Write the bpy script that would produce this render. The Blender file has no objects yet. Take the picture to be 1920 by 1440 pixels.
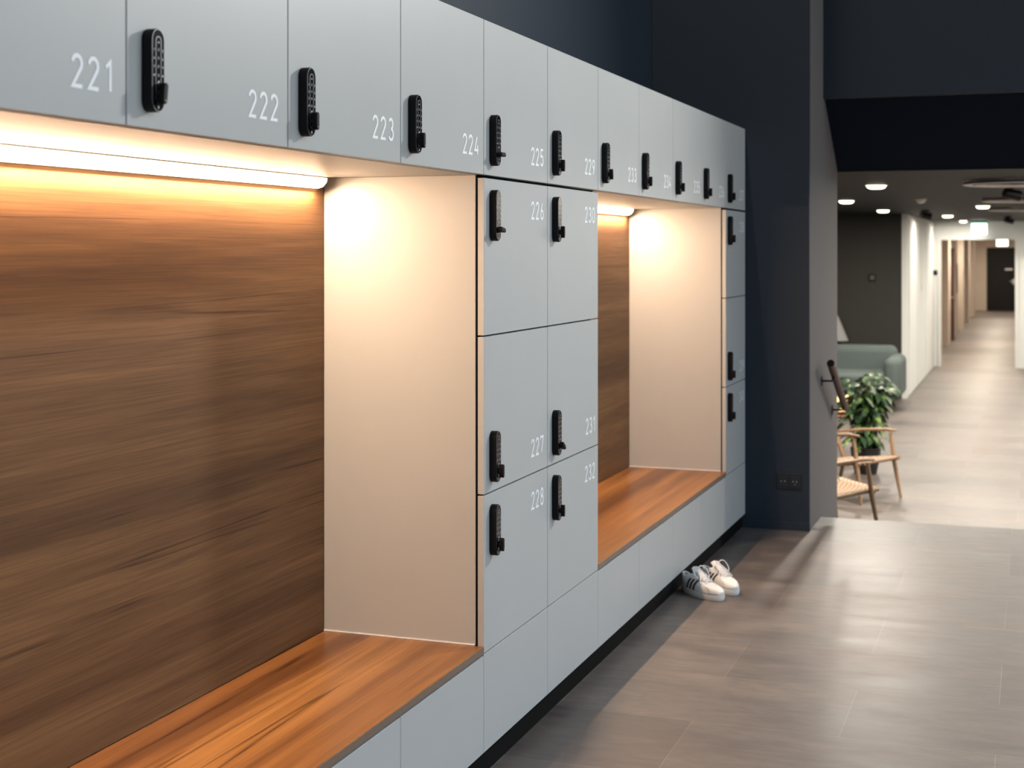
import bpy, bmesh, math, random
from mathutils import Vector, Matrix
PI = math.pi
random.seed(7)
SC = bpy.context.scene
COL = SC.collection

# ------------------------------------------------------------------ camera
CAM = (1.5345, 0.0, 1.573)
cd = bpy.data.cameras.new('camera'); cam = bpy.data.objects.new('camera', cd); COL.objects.link(cam)
cam.location = CAM
cam.rotation_euler = (PI/2, 0, math.radians(19.82))
cd.sensor_width = 36; cd.lens = 2708/1920*36; cd.shift_y = -251/1920
cd.clip_end = 200
cd.dof.use_dof = True; cd.dof.focus_distance = 4.2; cd.dof.aperture_fstop = 4.5
SC.camera = cam
# ------------------------------------------------------------------ view
SC.view_settings.view_transform = 'Standard'; SC.view_settings.look = 'None'
SC.view_settings.gamma = 1; SC.view_settings.use_curve_mapping = False
SC.view_settings.exposure = 0.0
# ------------------------------------------------------------------ world: overcast daylight that fills the tall hall
W = bpy.data.worlds.new('World'); SC.world = W; W.use_nodes = True
nt = W.node_tree; nt.nodes.clear()
o_ = nt.nodes.new('ShaderNodeOutputWorld'); bg = nt.nodes.new('ShaderNodeBackground')
tc = nt.nodes.new('ShaderNodeTexCoord'); sx = nt.nodes.new('ShaderNodeSeparateXYZ'); cr = nt.nodes.new('ShaderNodeValToRGB')
nt.links.new(tc.outputs['Generated'], sx.inputs[0]); nt.links.new(sx.outputs['Z'], cr.inputs[0])
nt.links.new(cr.outputs[0], bg.inputs[0]); nt.links.new(bg.outputs[0], o_.inputs[0])
e = cr.color_ramp.elements
e[0].position = 0.0; e[0].color = (0.66, 0.65, 0.59, 1)
e[1].position = 0.48; e[1].color = (0.82, 1.08, 1.40, 1)
bg.inputs[1].default_value = 1.7
def area(name, loc, size, power, color, rot=(0, 0, 0), shape='RECTANGLE', size_y=None, spread=None):
    l = bpy.data.lights.new(name, 'AREA'); l.shape = shape; l.size = size
    if size_y: l.size_y = size_y
    l.energy = power; l.color = color
    if spread: l.spread = spread
    o = bpy.data.objects.new(name, l); COL.objects.link(o); o.location = loc; o.rotation_euler = rot
    return o
# slim skylight strip high over the locker run (above the frame)
area('skylight_strip_light', (-0.36, 3.6, 6.2), 0.035, 120, (1.0, 0.84, 0.72), (0, 0, 0), 'RECTANGLE', 10.0)
# wall-washing spotlight fixed high on the right side of the hall (outside the frame)
WL = Vector((2.6, 7.3, 3.7)); WT = Vector((0.0, 3.6, 1.7))
area('wall_washer_light', WL, 0.45, 48, (1.0, 0.99, 0.96), (WT-WL).to_track_quat('-Z', 'Y').to_euler(), 'DISK', None, math.radians(110))

# ------------------------------------------------------------------ materials
def mat(name, color, rough=0.5, metal=0.0, spec=0.5, emit=None, estr=0.0, coat=0.0):
    m = bpy.data.materials.new(name); m.use_nodes = True
    b = m.node_tree.nodes['Principled BSDF']
    b.inputs['Base Color'].default_value = (*color, 1); b.inputs['Roughness'].default_value = rough
    b.inputs['Metallic'].default_value = metal; b.inputs['Specular IOR Level'].default_value = spec
    b.inputs['Coat Weight'].default_value = coat
    if emit: b.inputs['Emission Color'].default_value = (*emit, 1); b.inputs['Emission Strength'].default_value = estr
    return m
def N(m, t, **kw):
    n = m.node_tree.nodes.new(t)
    for k, v in kw.items(): setattr(n, k, v)
    return n
def L(m, a, b): m.node_tree.links.new(a, b)
def bsdf(m): return m.node_tree.nodes['Principled BSDF']
def noise(m, vec, scale, detail=4, rough=0.5, dist=0.0):
    n = N(m, 'ShaderNodeTexNoise'); n.inputs['Scale'].default_value = scale
    n.inputs['Detail'].default_value = detail; n.inputs['Roughness'].default_value = rough; n.inputs['Distortion'].default_value = dist
    if vec is not None: L(m, vec, n.inputs['Vector'])
    return n.outputs['Fac']
def mapping(m, scale=(1, 1, 1), loc=(0, 0, 0), rot=(0, 0, 0)):
    g = N(m, 'ShaderNodeNewGeometry'); p = N(m, 'ShaderNodeMapping')
    p.inputs['Scale'].default_value = scale; p.inputs['Location'].default_value = loc; p.inputs['Rotation'].default_value = rot
    L(m, g.outputs['Position'], p.inputs['Vector']); return p.outputs[0]
def ramp(m, fac, stops):
    r = N(m, 'ShaderNodeValToRGB'); el = r.color_ramp.elements
    while len(el) < len(stops): el.new(0.5)
    for i, (p, c) in enumerate(stops):
        el[i].position = p; el[i].color = (*c, 1) if len(c) == 3 else c
    L(m, fac, r.inputs[0]); return r.outputs[0]
def mix(m, fac, a, b, mode='MIX'):
    x = N(m, 'ShaderNodeMix', data_type='RGBA', blend_type=mode)
    if isinstance(fac, (int, float)): x.inputs[0].default_value = fac
    else: L(m, fac, x.inputs[0])
    for s, v in ((6, a), (7, b)):
        if isinstance(v, tuple): x.inputs[s].default_value = (*v, 1)
        else: L(m, v, x.inputs[s])
    return x.outputs[2]
def math_(m, op, a, b=None, clamp=False):
    x = N(m, 'ShaderNodeMath', operation=op); x.use_clamp = clamp
    for i, v in enumerate((a, b)):
        if v is None: continue
        if isinstance(v, (int, float)): x.inputs[i].default_value = v
        else: L(m, v, x.inputs[i])
    return x.outputs[0]
def bump(m, h, strength, dist=0.002):
    b = N(m, 'ShaderNodeBump'); b.inputs['Strength'].default_value = strength; b.inputs['Distance'].default_value = dist
    L(m, h, b.inputs['Height']); L(m, b.outputs[0], bsdf(m).inputs['Normal'])

def wood(name, rot, dark, mid, light, rough, crack=True, coat=0.0):
    """long grain runs along world Y; rot picks which axis crosses it"""
    m = mat(name, mid, rough, coat=coat, spec=0.3)
    v1 = mapping(m, (1.0, 0.22, 6.5) if rot == 'z' else (6.5, 0.22, 1.0))
    broad = noise(m, v1, 1.0, 5, 0.55, 0.6)
    v2 = mapping(m, (4, 3.0, 210) if rot == 'z' else (210, 3.0, 4))
    fine = noise(m, v2, 1.0, 3, 0.6, 0.3)
    v3 = mapping(m, (1, 1.0, 26) if rot == 'z' else (26, 1.0, 1))
    mid_ = noise(m, v3, 1.0, 4, 0.6, 0.8)
    c = ramp(m, broad, [(0.34, dark), (0.5, mid), (0.66, light)])
    f = ramp(m, fine, [(0.30, (0.66, 0.64, 0.62)), (0.62, (1.08, 1.08, 1.08))])
    g = ramp(m, mid_, [(0.28, (0.66, 0.62, 0.58)), (0.6, (1.1, 1.1, 1.1))])
    c = mix(m, 0.75, c, f, 'MULTIPLY'); c = mix(m, 0.8, c, g, 'MULTIPLY')
    if crack:
        v4 = mapping(m, (1, 0.09, 6.0) if rot == 'z' else (6.0, 0.09, 1), (3.1, 0.7, 1.3))
        n = noise(m, v4, 1.0, 5, 0.45, 0.08)
        a = math_(m, 'ABSOLUTE', math_(m, 'SUBTRACT', n, 0.51))
        line = math_(m, 'LESS_THAN', a, 0.0035)
        line = ramp(m, a, [(0.0, (0.35, 0.3, 0.27)), (0.007, (1, 1, 1))])
        msk = ramp(m, noise(m, mapping(m, (1, 1.4, 4), (9, 2, 5)), 1.0, 2), [(0.42, (0, 0, 0)), (0.55, (1, 1, 1))])
        sep = N(m, 'ShaderNodeSeparateColor'); L(m, msk, sep.inputs[0])
        c = mix(m, sep.outputs[0], c, mix(m, 1.0, c, line, 'MULTIPLY'))
    L(m, c, bsdf(m).inputs['Base Color'])
    bump(m, fine, 0.15, 0.001)
    return m

def speckled(name, color, rough, amt=0.08, scale=40, spec=0.4):
    m = mat(name, color, rough, spec=spec)
    n = noise(m, mapping(m), scale, 5, 0.6)
    c = ramp(m, n, [(0.3, tuple(x*(1-amt) for x in color)), (0.7, tuple(x*(1+amt) for x in color))])
    L(m, c, bsdf(m).inputs['Base Color']); return m

M = {}
M['laminate'] = speckled('grey_laminate', (0.462, 0.468, 0.455), 0.42, 0.02, 3)
M['carcass'] = mat('carcass_shadow_grey', (0.09, 0.087, 0.085), 0.7)
M['black_gap'] = mat('black_plinth_gap_shade', (0.004, 0.004, 0.004), 0.9, spec=0.1)  # matt black of the plinth; in the gaps it paints shade
M['wood_back'] = wood('brown_timber_panel', 'z', (0.098, 0.044, 0.0165), (0.158, 0.076, 0.029), (0.215, 0.108, 0.043), 0.6)
M['wood_seat'] = wood('orange_timber_seat', 'x', (0.115, 0.045, 0.015), (0.235, 0.098, 0.030), (0.37, 0.170, 0.050), 0.30, True)
M['wood_edge'] = mat('timber_edge_band', (0.19, 0.13, 0.09), 0.4)
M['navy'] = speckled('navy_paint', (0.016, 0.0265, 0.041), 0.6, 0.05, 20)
M['navy_shade'] = speckled('shaded_navy_paint', (0.003, 0.009, 0.022), 0.8, 0.05, 20, spec=0.15)  # same navy, darkened to paint the shade on the sloping soffit
M['taupe'] = speckled('taupe_grey', (0.14, 0.13, 0.127), 0.75, 0.06, 60)
M['charcoal'] = speckled('charcoal_wall_paint', (0.035, 0.034, 0.031), 0.7, 0.05, 10, spec=0.15)
M['ceil_black'] = speckled('dark_ceiling_paint', (0.011, 0.0115, 0.013), 0.6, 0.08, 5, spec=0.15)
M['white_wall'] = speckled('white_wall_paint', (0.66, 0.67, 0.645), 0.9, 0.01, 3, 0.15)
M['cream_wall'] = speckled('cream_wall_paint', (0.52, 0.46, 0.40), 0.6, 0.02, 3)
M['black_plastic'] = mat('black_plastic', (0.006, 0.006, 0.0065), 0.5, spec=0.18)
M['black_gloss'] = mat('black_glass', (0.003, 0.003, 0.005), 0.22, spec=0.14)
M['silver'] = mat('brushed_silver', (0.55, 0.56, 0.58), 0.35, 0.8)
M['mark'] = mat('white_print', (0.62, 0.64, 0.66), 0.5)
M['number'] = mat('white_vinyl', (0.93, 0.95, 0.95), 0.5)
M['led'] = mat('led_diffuser', (0.9, 0.85, 0.75), 0.5, emit=(1.0, 0.74, 0.48), estr=20)
M['alu'] = mat('aluminium_profile', (0.5, 0.45, 0.4), 0.4, 0.6)
M['lamp'] = mat('lamp_diffuser', (0.9, 0.9, 0.85), 0.5, emit=(1.0, 0.86, 0.62), estr=9)
M['exit'] = mat('exit_sign_face', (0.9, 0.95, 0.92), 0.4, emit=(0.93, 1.0, 0.95), estr=3.2)
M['exit_green'] = mat('exit_sign_green', (0.02, 0.5, 0.25), 0.4, emit=(0.1, 0.9, 0.5), estr=1.6)
M['white_plastic'] = mat('white_plastic', (0.7, 0.7, 0.68), 0.4)
M['shoe_white'] = speckled('white_leather', (0.72, 0.73, 0.73), 0.5, 0.03, 90)
M['shoe_rubber'] = speckled('white_rubber', (0.80, 0.79, 0.76), 0.55, 0.03, 200)
M['shoe_black'] = mat('black_leather', (0.012, 0.012, 0.014), 0.5)
M['lace'] = mat('white_cotton_lace', (0.78, 0.77, 0.75), 0.85)
M['lining'] = mat('dark_shoe_lining', (0.03, 0.03, 0.03), 0.9)
M['oak'] = speckled('pale_oiled_oak', (0.31, 0.195, 0.11), 0.45, 0.15, 30)
M['oak_dark'] = speckled('brown_oiled_wood', (0.10, 0.045, 0.03), 0.4, 0.15, 30)
M['sofa'] = speckled('sage_grey_upholstery', (0.082, 0.105, 0.100), 0.9, 0.12, 160)
M['pot'] = mat('black_ceramic_pot', (0.012, 0.013, 0.013), 0.4)
M['soil'] = mat('potting_soil', (0.03, 0.02, 0.015), 0.95)
M['stem'] = mat('plant_stem', (0.10, 0.14, 0.04), 0.6)
M['glass_lamp'] = mat('amber_lamp_glass', (0.9, 0.6, 0.3), 0.3, emit=(1.0, 0.55, 0.2), estr=2.6)
M['door_black'] = mat('black_door_paint', (0.009, 0.009, 0.010), 0.6, spec=0.2)
M['diffuser_metal'] = mat('pale_grille_metal', (0.42, 0.42, 0.42), 0.35, 0.5)

# woven cord
def weave():
    m = mat('woven_paper_cord', (0.55, 0.38, 0.24), 0.8)
    tcn = N(m, 'ShaderNodeTexCoord'); mp = N(m, 'ShaderNodeMapping'); mp.inputs['Scale'].default_value = (38, 38, 38)
    L(m, tcn.outputs['Object'], mp.inputs[0])
    ch = N(m, 'ShaderNodeTexChecker'); ch.inputs['Scale'].default_value = 1.0
    ch.inputs['Color1'].default_value = (0.50, 0.35, 0.23, 1); ch.inputs['Color2'].default_value = (0.26, 0.155, 0.095, 1)
    L(m, mp.outputs[0], ch.inputs['Vector']); L(m, ch.outputs[0], bsdf(m).inputs['Base Color'])
    bump(m, ch.outputs[1], 0.6, 0.004); return m
M['weave'] = weave()
# leaf
def leafmat():
    m = mat('green_leaf', (0.07, 0.16, 0.03), 0.45)
    n = noise(m, mapping(m), 14, 3)
    c = ramp(m, n, [(0.34, (0.018, 0.048, 0.024)), (0.55, (0.036, 0.085, 0.03)), (0.66, (0.22, 0.33, 0.05))])
    L(m, c, bsdf(m).inputs['Base Color']); return m
M['leaf'] = leafmat()
# floor: long concrete-look vinyl tiles, half bond
def floormat():
    m = mat('concrete_look_tile', (0.2, 0.18, 0.16), 0.4, spec=0.42)
    g = mapping(m, (1, 1, 1), (9.6-0.466, 5.755, 0))
    def brick(c1, c2, mo, ms, sm=0.1):
        b = N(m, 'ShaderNodeTexBrick'); b.offset = 0.5; b.offset_frequency = 2; b.squash = 1.0
        b.inputs['Scale'].default_value = 1.0; b.inputs['Brick Width'].default_value = 0.96; b.inputs['Row Height'].default_value = 0.525
        b.inputs['Mortar Size'].default_value = ms; b.inputs['Mortar Smooth'].default_value = sm; b.inputs['Bias'].default_value = 0
        b.inputs['Color1'].default_value = (*c1, 1); b.inputs['Color2'].default_value = (*c2, 1); b.inputs['Mortar'].default_value = (*mo, 1)
        L(m, g, b.inputs['Vector']); return b
    b = brick((0.098, 0.085, 0.079), (0.148, 0.129, 0.118), (0.205, 0.176, 0.158), 0.0013)
    cl = noise(m, mapping(m, (1.0, 2.6, 1)), 1.6, 6, 0.6, 0.5)
    c1 = ramp(m, cl, [(0.32, (0.66, 0.66, 0.69)), (0.68, (1.3, 1.26, 1.2))])
    st = noise(m, mapping(m, (3.0, 9, 1)), 2.4, 6, 0.65, 0.4)
    c2 = ramp(m, st, [(0.32, (0.80, 0.80, 0.82)), (0.68, (1.14, 1.12, 1.10))])
    fl = noise(m, mapping(m, (2.2, 9, 1), (4, 4, 0)), 3.0, 4, 0.7, 1.2)
    c3 = ramp(m, fl, [(0.70, (1, 1, 1)), (0.80, (1.28, 1.25, 1.2))])
    c = mix(m, 1.0, b.outputs[0], c1, 'MULTIPLY'); c = mix(m, 1.0, c, c2, 'MULTIPLY'); c = mix(m, 1.0, c, c3, 'MULTIPLY')
    L(m, c, bsdf(m).inputs['Base Color'])
    r = ramp(m, cl, [(0.3, (0.40,)*3), (0.7, (0.50,)*3)])
    L(m, r, bsdf(m).inputs['Roughness'])
    bump(m, st, 0.02, 0.002)
    return m
M['floor'] = floormat()

# ------------------------------------------------------------------ mesh helpers
def smooth_path(pts, k=5):
    pts = [Vector(p) for p in pts]; out = []
    for i in range(len(pts)-1):
        p0, p1, p2, p3 = pts[max(i-1, 0)], pts[i], pts[i+1], pts[min(i+2, len(pts)-1)]
        for j in range(k):
            t = j/k; out.append(0.5*((2*p1)+(p2-p0)*t+(2*p0-5*p1+4*p2-p3)*t*t+(3*p1-p0-3*p2+p3)*t**3))
    out.append(pts[-1]); return out
class MB:
    def __init__(s): s.v = []; s.f = []
    def add(s, vs, fs):
        n = len(s.v); s.v += [tuple(v) for v in vs]; s.f += [tuple(i+n for i in f) for f in fs]; return s
    def box(s, x0, x1, y0, y1, z0, z1):
        vs = [(x, y, z) for x in (x0, x1) for y in (y0, y1) for z in (z0, z1)]
        return s.add(vs, [(0, 1, 3, 2), (4, 6, 7, 5), (0, 4, 5, 1), (2, 3, 7, 6), (0, 2, 6, 4), (1, 5, 7, 3)])
    def tube(s, pts, rad, seg=10, cap=True, flat=1.0):
        pts = [Vector(p) for p in pts]; n = len(pts)
        rad = rad if isinstance(rad, (list, tuple)) else [rad]*n
        up = Vector((0, 0, 1)); vs = []; prev = None
        for i, p in enumerate(pts):
            d = (pts[min(i+1, n-1)] - pts[max(i-1, 0)]).normalized()
            if prev is None:
                a = up if abs(d.z) < 0.95 else Vector((1, 0, 0)); u = d.cross(a).normalized()
            else:
                u = (prev - d*prev.dot(d)).normalized()
            prev = u; w = d.cross(u)
            for k in range(seg):
                t = 2*PI*k/seg; vs.append(p + (u*math.cos(t) + w*math.sin(t)*flat)*rad[i])
        fs = []
        for i in range(n-1):
            for k in range(seg):
                a = i*seg+k; b = i*seg+(k+1) % seg; fs.append((a, b, b+seg, a+seg))
        if cap: fs += [tuple(range(seg-1, -1, -1)), tuple(range((n-1)*seg, n*seg))]
        return s.add(vs, fs)
    def lathe(s, prof, seg=32, c=(0, 0, 0), cap=True):
        vs = []
        for r, z in prof:
            for k in range(seg):
                t = 2*PI*k/seg; vs.append((c[0]+r*math.cos(t), c[1]+r*math.sin(t), c[2]+z))
        fs = []; n = len(prof)
        for i in range(n-1):
            for k in range(seg):
                a = i*seg+k; b = i*seg+(k+1) % seg; fs.append((a, b, b+seg, a+seg))
        if cap: fs += [tuple(range(seg-1, -1, -1)), tuple(range((n-1)*seg, n*seg))]
        return s.add(vs, fs)
    def prism(s, loop, axis, a, b):
        """extrude a 2D loop along an axis between a and b"""
        def P(u, v, w):
            return {'x': (w, u, v), 'y': (u, w, v), 'z': (u, v, w)}[axis]
        n = len(loop); vs = [P(u, v, a) for u, v in loop] + [P(u, v, b) for u, v in loop]
        fs = [tuple(range(n)), tuple(range(2*n-1, n-1, -1))] + [(i, n+i, n+(i+1) % n, (i+1) % n) for i in range(n)]
        return s.add(vs, fs)
    def build(s, name, m, parent=None, smooth=False, bevel=0, seg=2, loc=None, sub=0):
        me = bpy.data.meshes.new(name); me.from_pydata(s.v, [], s.f)
        bm = bmesh.new(); bm.from_mesh(me); bmesh.ops.recalc_face_normals(bm, faces=bm.faces); bm.to_mesh(me); bm.free()
        me.materials.append(M[m] if isinstance(m, str) else m)
        o = bpy.data.objects.new(name, me); COL.objects.link(o)
        if loc: o.location = loc
        if parent: o.parent = parent
        if bevel:
            b = o.modifiers.new('bevel', 'BEVEL'); b.width = bevel; b.segments = seg; b.limit_method = 'ANGLE'; b.angle_limit = 0.7
        if sub:
            b = o.modifiers.new('subsurf', 'SUBSURF'); b.levels = sub; b.render_levels = sub
        if smooth or sub:
            for p in me.polygons: p.use_smooth = True
            if not sub:
                try: me.set_sharp_from_angle(angle=math.radians(40))
                except Exception: pass
        return o
def thing(name, label, cat, loc=(0, 0, 0), rz=0, group=None):
    o = bpy.data.objects.new(name, None); COL.objects.link(o); o.empty_display_size = 0.05
    o.location = loc; o.rotation_euler = (0, 0, rz); o['label'] = label; o['category'] = cat
    if group: o['group'] = group
    return o
def tag(o, label, cat, group=None):
    o['label'] = label; o['category'] = cat
    if group: o['group'] = group
    return o
def struct(name, mb, m, **kw):
    o = mb.build(name, m, **kw); o['kind'] = 'structure'; return o

# ------------------------------------------------------------------ setting (floor level z = 0, lounge floor 0.477 lower)
LF = -0.477            # lounge floor
LC = 2.073             # lounge ceiling
YP = 8.17              # face of the navy pillar
YE = 26.5              # lounge end wall
fl = MB().box(-0.56, 6.5, -4, 8.63, -0.05, 0.0); struct('floor', fl, 'floor')
st = MB()
for i in range(1, 3):
    st.box(0.36, 6.5, 8.60, 8.63+0.30*i, -0.159*i-0.159, -0.159*i)
struct('floor_stairs', st, 'floor')
struct('floor_lounge', MB().box(-6, 6.5, 8.45, 52.2, LF-0.06, LF), 'floor')
struct('wall_left', MB().box(-0.72, -0.545, -4, YP, 0, 7.0), 'navy')
struct('wall_back', MB().box(-0.72, 6.5, -4.2, -4, 0, 7.0), 'navy')
# navy pillar: front face at YP, its side (x=0.36) has a taupe-grey tone
struct('ceiling', MB().box(-0.72, 6.5, -4.2, 8.95, 7.0, 7.1), 'navy')
struct('wall_pillar', MB().box(-0.72, 0.345, YP, 9.385, LF, 7.0), 'navy')
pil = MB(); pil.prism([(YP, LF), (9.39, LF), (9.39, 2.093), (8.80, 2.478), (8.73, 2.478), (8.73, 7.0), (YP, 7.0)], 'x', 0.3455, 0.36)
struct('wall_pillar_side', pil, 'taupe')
pc = MB().box(-0.54, 0.3605, YP-0.004, YP+0.02, 0, 7.0); struct('wall_pillar_front', pc, 'navy')
# bulkhead across the hall with its sloping soffit
bh = MB().prism([(8.73, 2.478), (8.73, 7.0), (8.95, 7.0), (8.95, 2.6), (8.799, 2.478)], 'x', 0.3605, 6.5)
struct('wall_bulkhead', bh, 'navy')
struct('ceiling_soffit', MB().prism([(8.80, 2.478), (8.80, 2.58), (9.399, 2.6), (9.399, 2.085), (9.39, 2.085)], 'x', 0.3605, 6.5), 'navy_shade')
struct('ceiling_lounge', MB().box(-6, 6.5, 9.3995, YE, LC, LC+0.2), 'ceil_black')
struct('wall_lounge_dark', MB().box(-6, -0.165, 20.6, 20.8, LF, LC), 'charcoal')
struct('wall_lounge_left', MB().box(-6.1, -6, 8.17, 20.8, LF, LC), 'charcoal')
struct('wall_lounge_near', MB().box(-6, -0.72, 9.2, 9.38, LF, LC), 'charcoal')
struct('wall_lounge_right', MB().box(6.5, 6.6, 8.6, YE, LF, LC), 'white_wall')
struct('wall_lounge_white', MB().box(-0.165, -0.10, 20.6, YE, LF, LC), 'white_wall')
ew = MB(); ew.box(-0.2, 0.0, YE, YE+0.15, LF, LC); ew.box(1.265, 6.5, YE, YE+0.15, LF, LC); ew.box(0.0, 1.265, YE, YE+0.15, 1.77, LC)
struct('wall_lounge_end', ew, 'white_wall')
# frame (architrave) around the corridor opening
ar = MB(); ar.box(-0.035, 0.015, YE-0.02, YE+0.16, LF, 1.755); ar.box(1.25, 1.30, YE-0.02, YE+0.16, LF, 1.755); ar.box(-0.035, 1.30, YE-0.02, YE+0.16, 1.755, 1.80)
struct('trim_1', ar, 'white_wall')
# corridor
YC = 51.5
cl = MB().box(-0.40, -0.30, YE+0.15, YC, LF, 2.0)
for y in (29.0, 32.2, 35.4, 39.0, 42.6, 46.5):
    cl.box(-0.30, -0.16, y, y+0.9, LF, 2.0)
struct('wall_corridor_left', cl, 'cream_wall')
struct('wall_corridor_right', MB().box(1.33, 1.45, YE+0.15, YC, LF, 2.0), 'cream_wall')
ce = MB(); ce.box(-0.4, 0.07, YC, YC+0.1, LF, 2.0); ce.box(1.06, 1.45, YC, YC+0.1, LF, 2.0); ce.box(0.07, 1.06, YC, YC+0.1, 1.66, 2.0)
struct('wall_corridor_end', ce, 'cream_wall')
struct('ceiling_corridor', MB().box(-0.4, 1.45, YE+0.15, YC+0.1, 2.0, 2.06), 'cream_wall')
struct('baseboard_left', MB().box(-0.02, 0.364, YP-0.012, YP-0.004, 0.0, 0.045), 'navy', bevel=0.002)
# black door at the corridor's end
d = MB().box(0.07, 1.06, YC+0.01, YC+0.06, LF, 1.66).build('door_1', 'door_black', bevel=0.004); d['kind'] = 'structure'
h = MB().tube([(0.93, YC-0.05, 0.52), (0.82, YC-0.05, 0.52)], 0.012).tube([(0.93, YC-0.05, 0.52), (0.93, YC+0.02, 0.52)], 0.012)
h.box(0.905, 0.955, YC-0.004, YC+0.01, 0.42, 0.60); h.build('door_handle', 'silver', d)
MB().box(0.66, 0.90, YC+0.004, YC+0.01, 0.90, 0.95).build('door_plate', 'silver', d)
# dark door standing half open in the corridor's left wall
d = MB().box(-0.30, -0.13, 34.2, 34.24, LF, 1.62).build('door_2', mat('dark_brown_door', (0.05, 0.022, 0.018), 0.5)); d['kind'] = 'structure'
MB().tube([(-0.15, 34.15, 0.5), (-0.27, 34.15, 0.5)], 0.011).tube([(-0.15, 34.2, 0.5), (-0.15, 34.15, 0.5)], 0.011).build('door_handle', 'silver', d)
# white door in the lounge end wall (right of the corridor opening)
d = MB().box(1.40, 2.35, YE-0.012, YE, LF, 1.70).build('door_3', 'white_wall', bevel=0.003); d['kind'] = 'structure'
MB().tube([(1.435, YE-0.06, 0.60), (1.56, YE-0.06, 0.60)], 0.012).tube([(1.435, YE-0.06, 0.60), (1.435, YE-0.01, 0.60)], 0.014).lathe([(0.02, -0.07), (0.02, -0.05)], 12, (1.435, YE-0.02, 0.60)).build('door_handle', 'black_plastic', d)
# flush cupboard doors in the long white wall
for i, y in enumerate((20.9, 22.6, 24.3)):
    dd = MB().box(-0.10, -0.088, y, y+1.55, LF+0.02, LC-0.08).build('door_%d' % (i+4), 'white_wall', bevel=0.003); dd['kind'] = 'structure'

# ------------------------------------------------------------------ number glyphs: single-stroke lining figures
def arc(cx, cy, rx, ry, a0, a1, n=14):
    return [(cx+rx*math.cos(math.radians(a0+(a1-a0)*i/n)), cy+ry*math.sin(math.radians(a0+(a1-a0)*i/n))) for i in range(n+1)]
# unit box: width .56, height 1 (centre line inset by half the stroke)
G = {
 '0': [arc(.28, .72, .23, .23, 180, 0) + arc(.28, .28, .23, .23, 0, -180) + [(.05, .72)]],
 '1': [[(.10, .76), (.32, .95), (.32, .05)]],
 '2': [arc(.27, .72, .22, .23, 170, -32) + [(.06, .05), (.52, .05)]],
 '3': [arc(.27, .735, .20, .215, 150, -90, 16), arc(.27, .285, .225, .235, 95, -155, 18)],
 '4': [[(.36, .95), (.05, .27), (.53, .27)], [(.40, .52), (.40, .05)]],
 '5': [[(.48, .95), (.12, .95), (.09, .55)] + arc(.28, .33, .22, .27, 125, -150, 18)],
 '6': [[(.36, .95), (.09, .42)], arc(.28, .29, .22, .24, 0, 360, 26)],
 '7': [[(.05, .80), (.05, .95), (.51, .95), (.22, .05)]],
 '8': [arc(.28, .74, .19, .21, 0, 360, 24), arc(.28, .28, .23, .235, 0, 360, 26)],
 '9': [[(.20, .05), (.47, .58)], arc(.28, .71, .22, .24, 0, 360, 26)],
}
def ribbon(mb, pts, w, P, th=0.0):
    """flat ribbon of width w along 2D pts, mapped by P(u,v,side)"""
    n = len(pts); pts = [Vector(p) for p in pts]
    closed = (pts[0]-pts[-1]).length < 1e-4
    vs = []
    for i, p in enumerate(pts):
        if closed: a = pts[i-1] if i > 0 else pts[-2]; b = pts[i+1] if i < n-1 else pts[1]
        else: a = pts[max(i-1, 0)]; b = pts[min(i+1, n-1)]
        d1 = (p-a); d2 = (b-p)
        d1 = d1.normalized() if d1.length > 1e-9 else d2.normalized()
        d2 = d2.normalized() if d2.length > 1e-9 else d1
        t = (d1+d2).normalized(); nn = Vector((-t.y, t.x)); k = 1/max(0.5, nn.dot(Vector((-d1.y, d1.x))))
        vs.append(P(*(p+nn*w/2*k))); vs.append(P(*(p-nn*w/2*k)))
    mb.add(vs, [(2*i, 2*i+1, 2*i+3, 2*i+2) for i in range(n-1)])
def glyphs(mb, text, y_right, z_base, hgt, x, stroke=0.10, pitch=0.80):
    """writes towards +y on a plane x = const; last glyph ends at y_right"""
    adv = []; 
    for ch in text: adv.append(0.62 if ch == '1' else pitch)
    total = sum(adv) - (pitch-0.56 if text[-1] != '1' else 0.24)
    y = y_right - total*hgt
    for ch, a in zip(text, adv):
        for i, s in enumerate(G[ch]):
            ribbon(mb, s, stroke, lambda u, v, y=y, i=i: (x+i*0.00025, y+u*hgt, z_base+v*hgt))
        y += a*hgt

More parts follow.
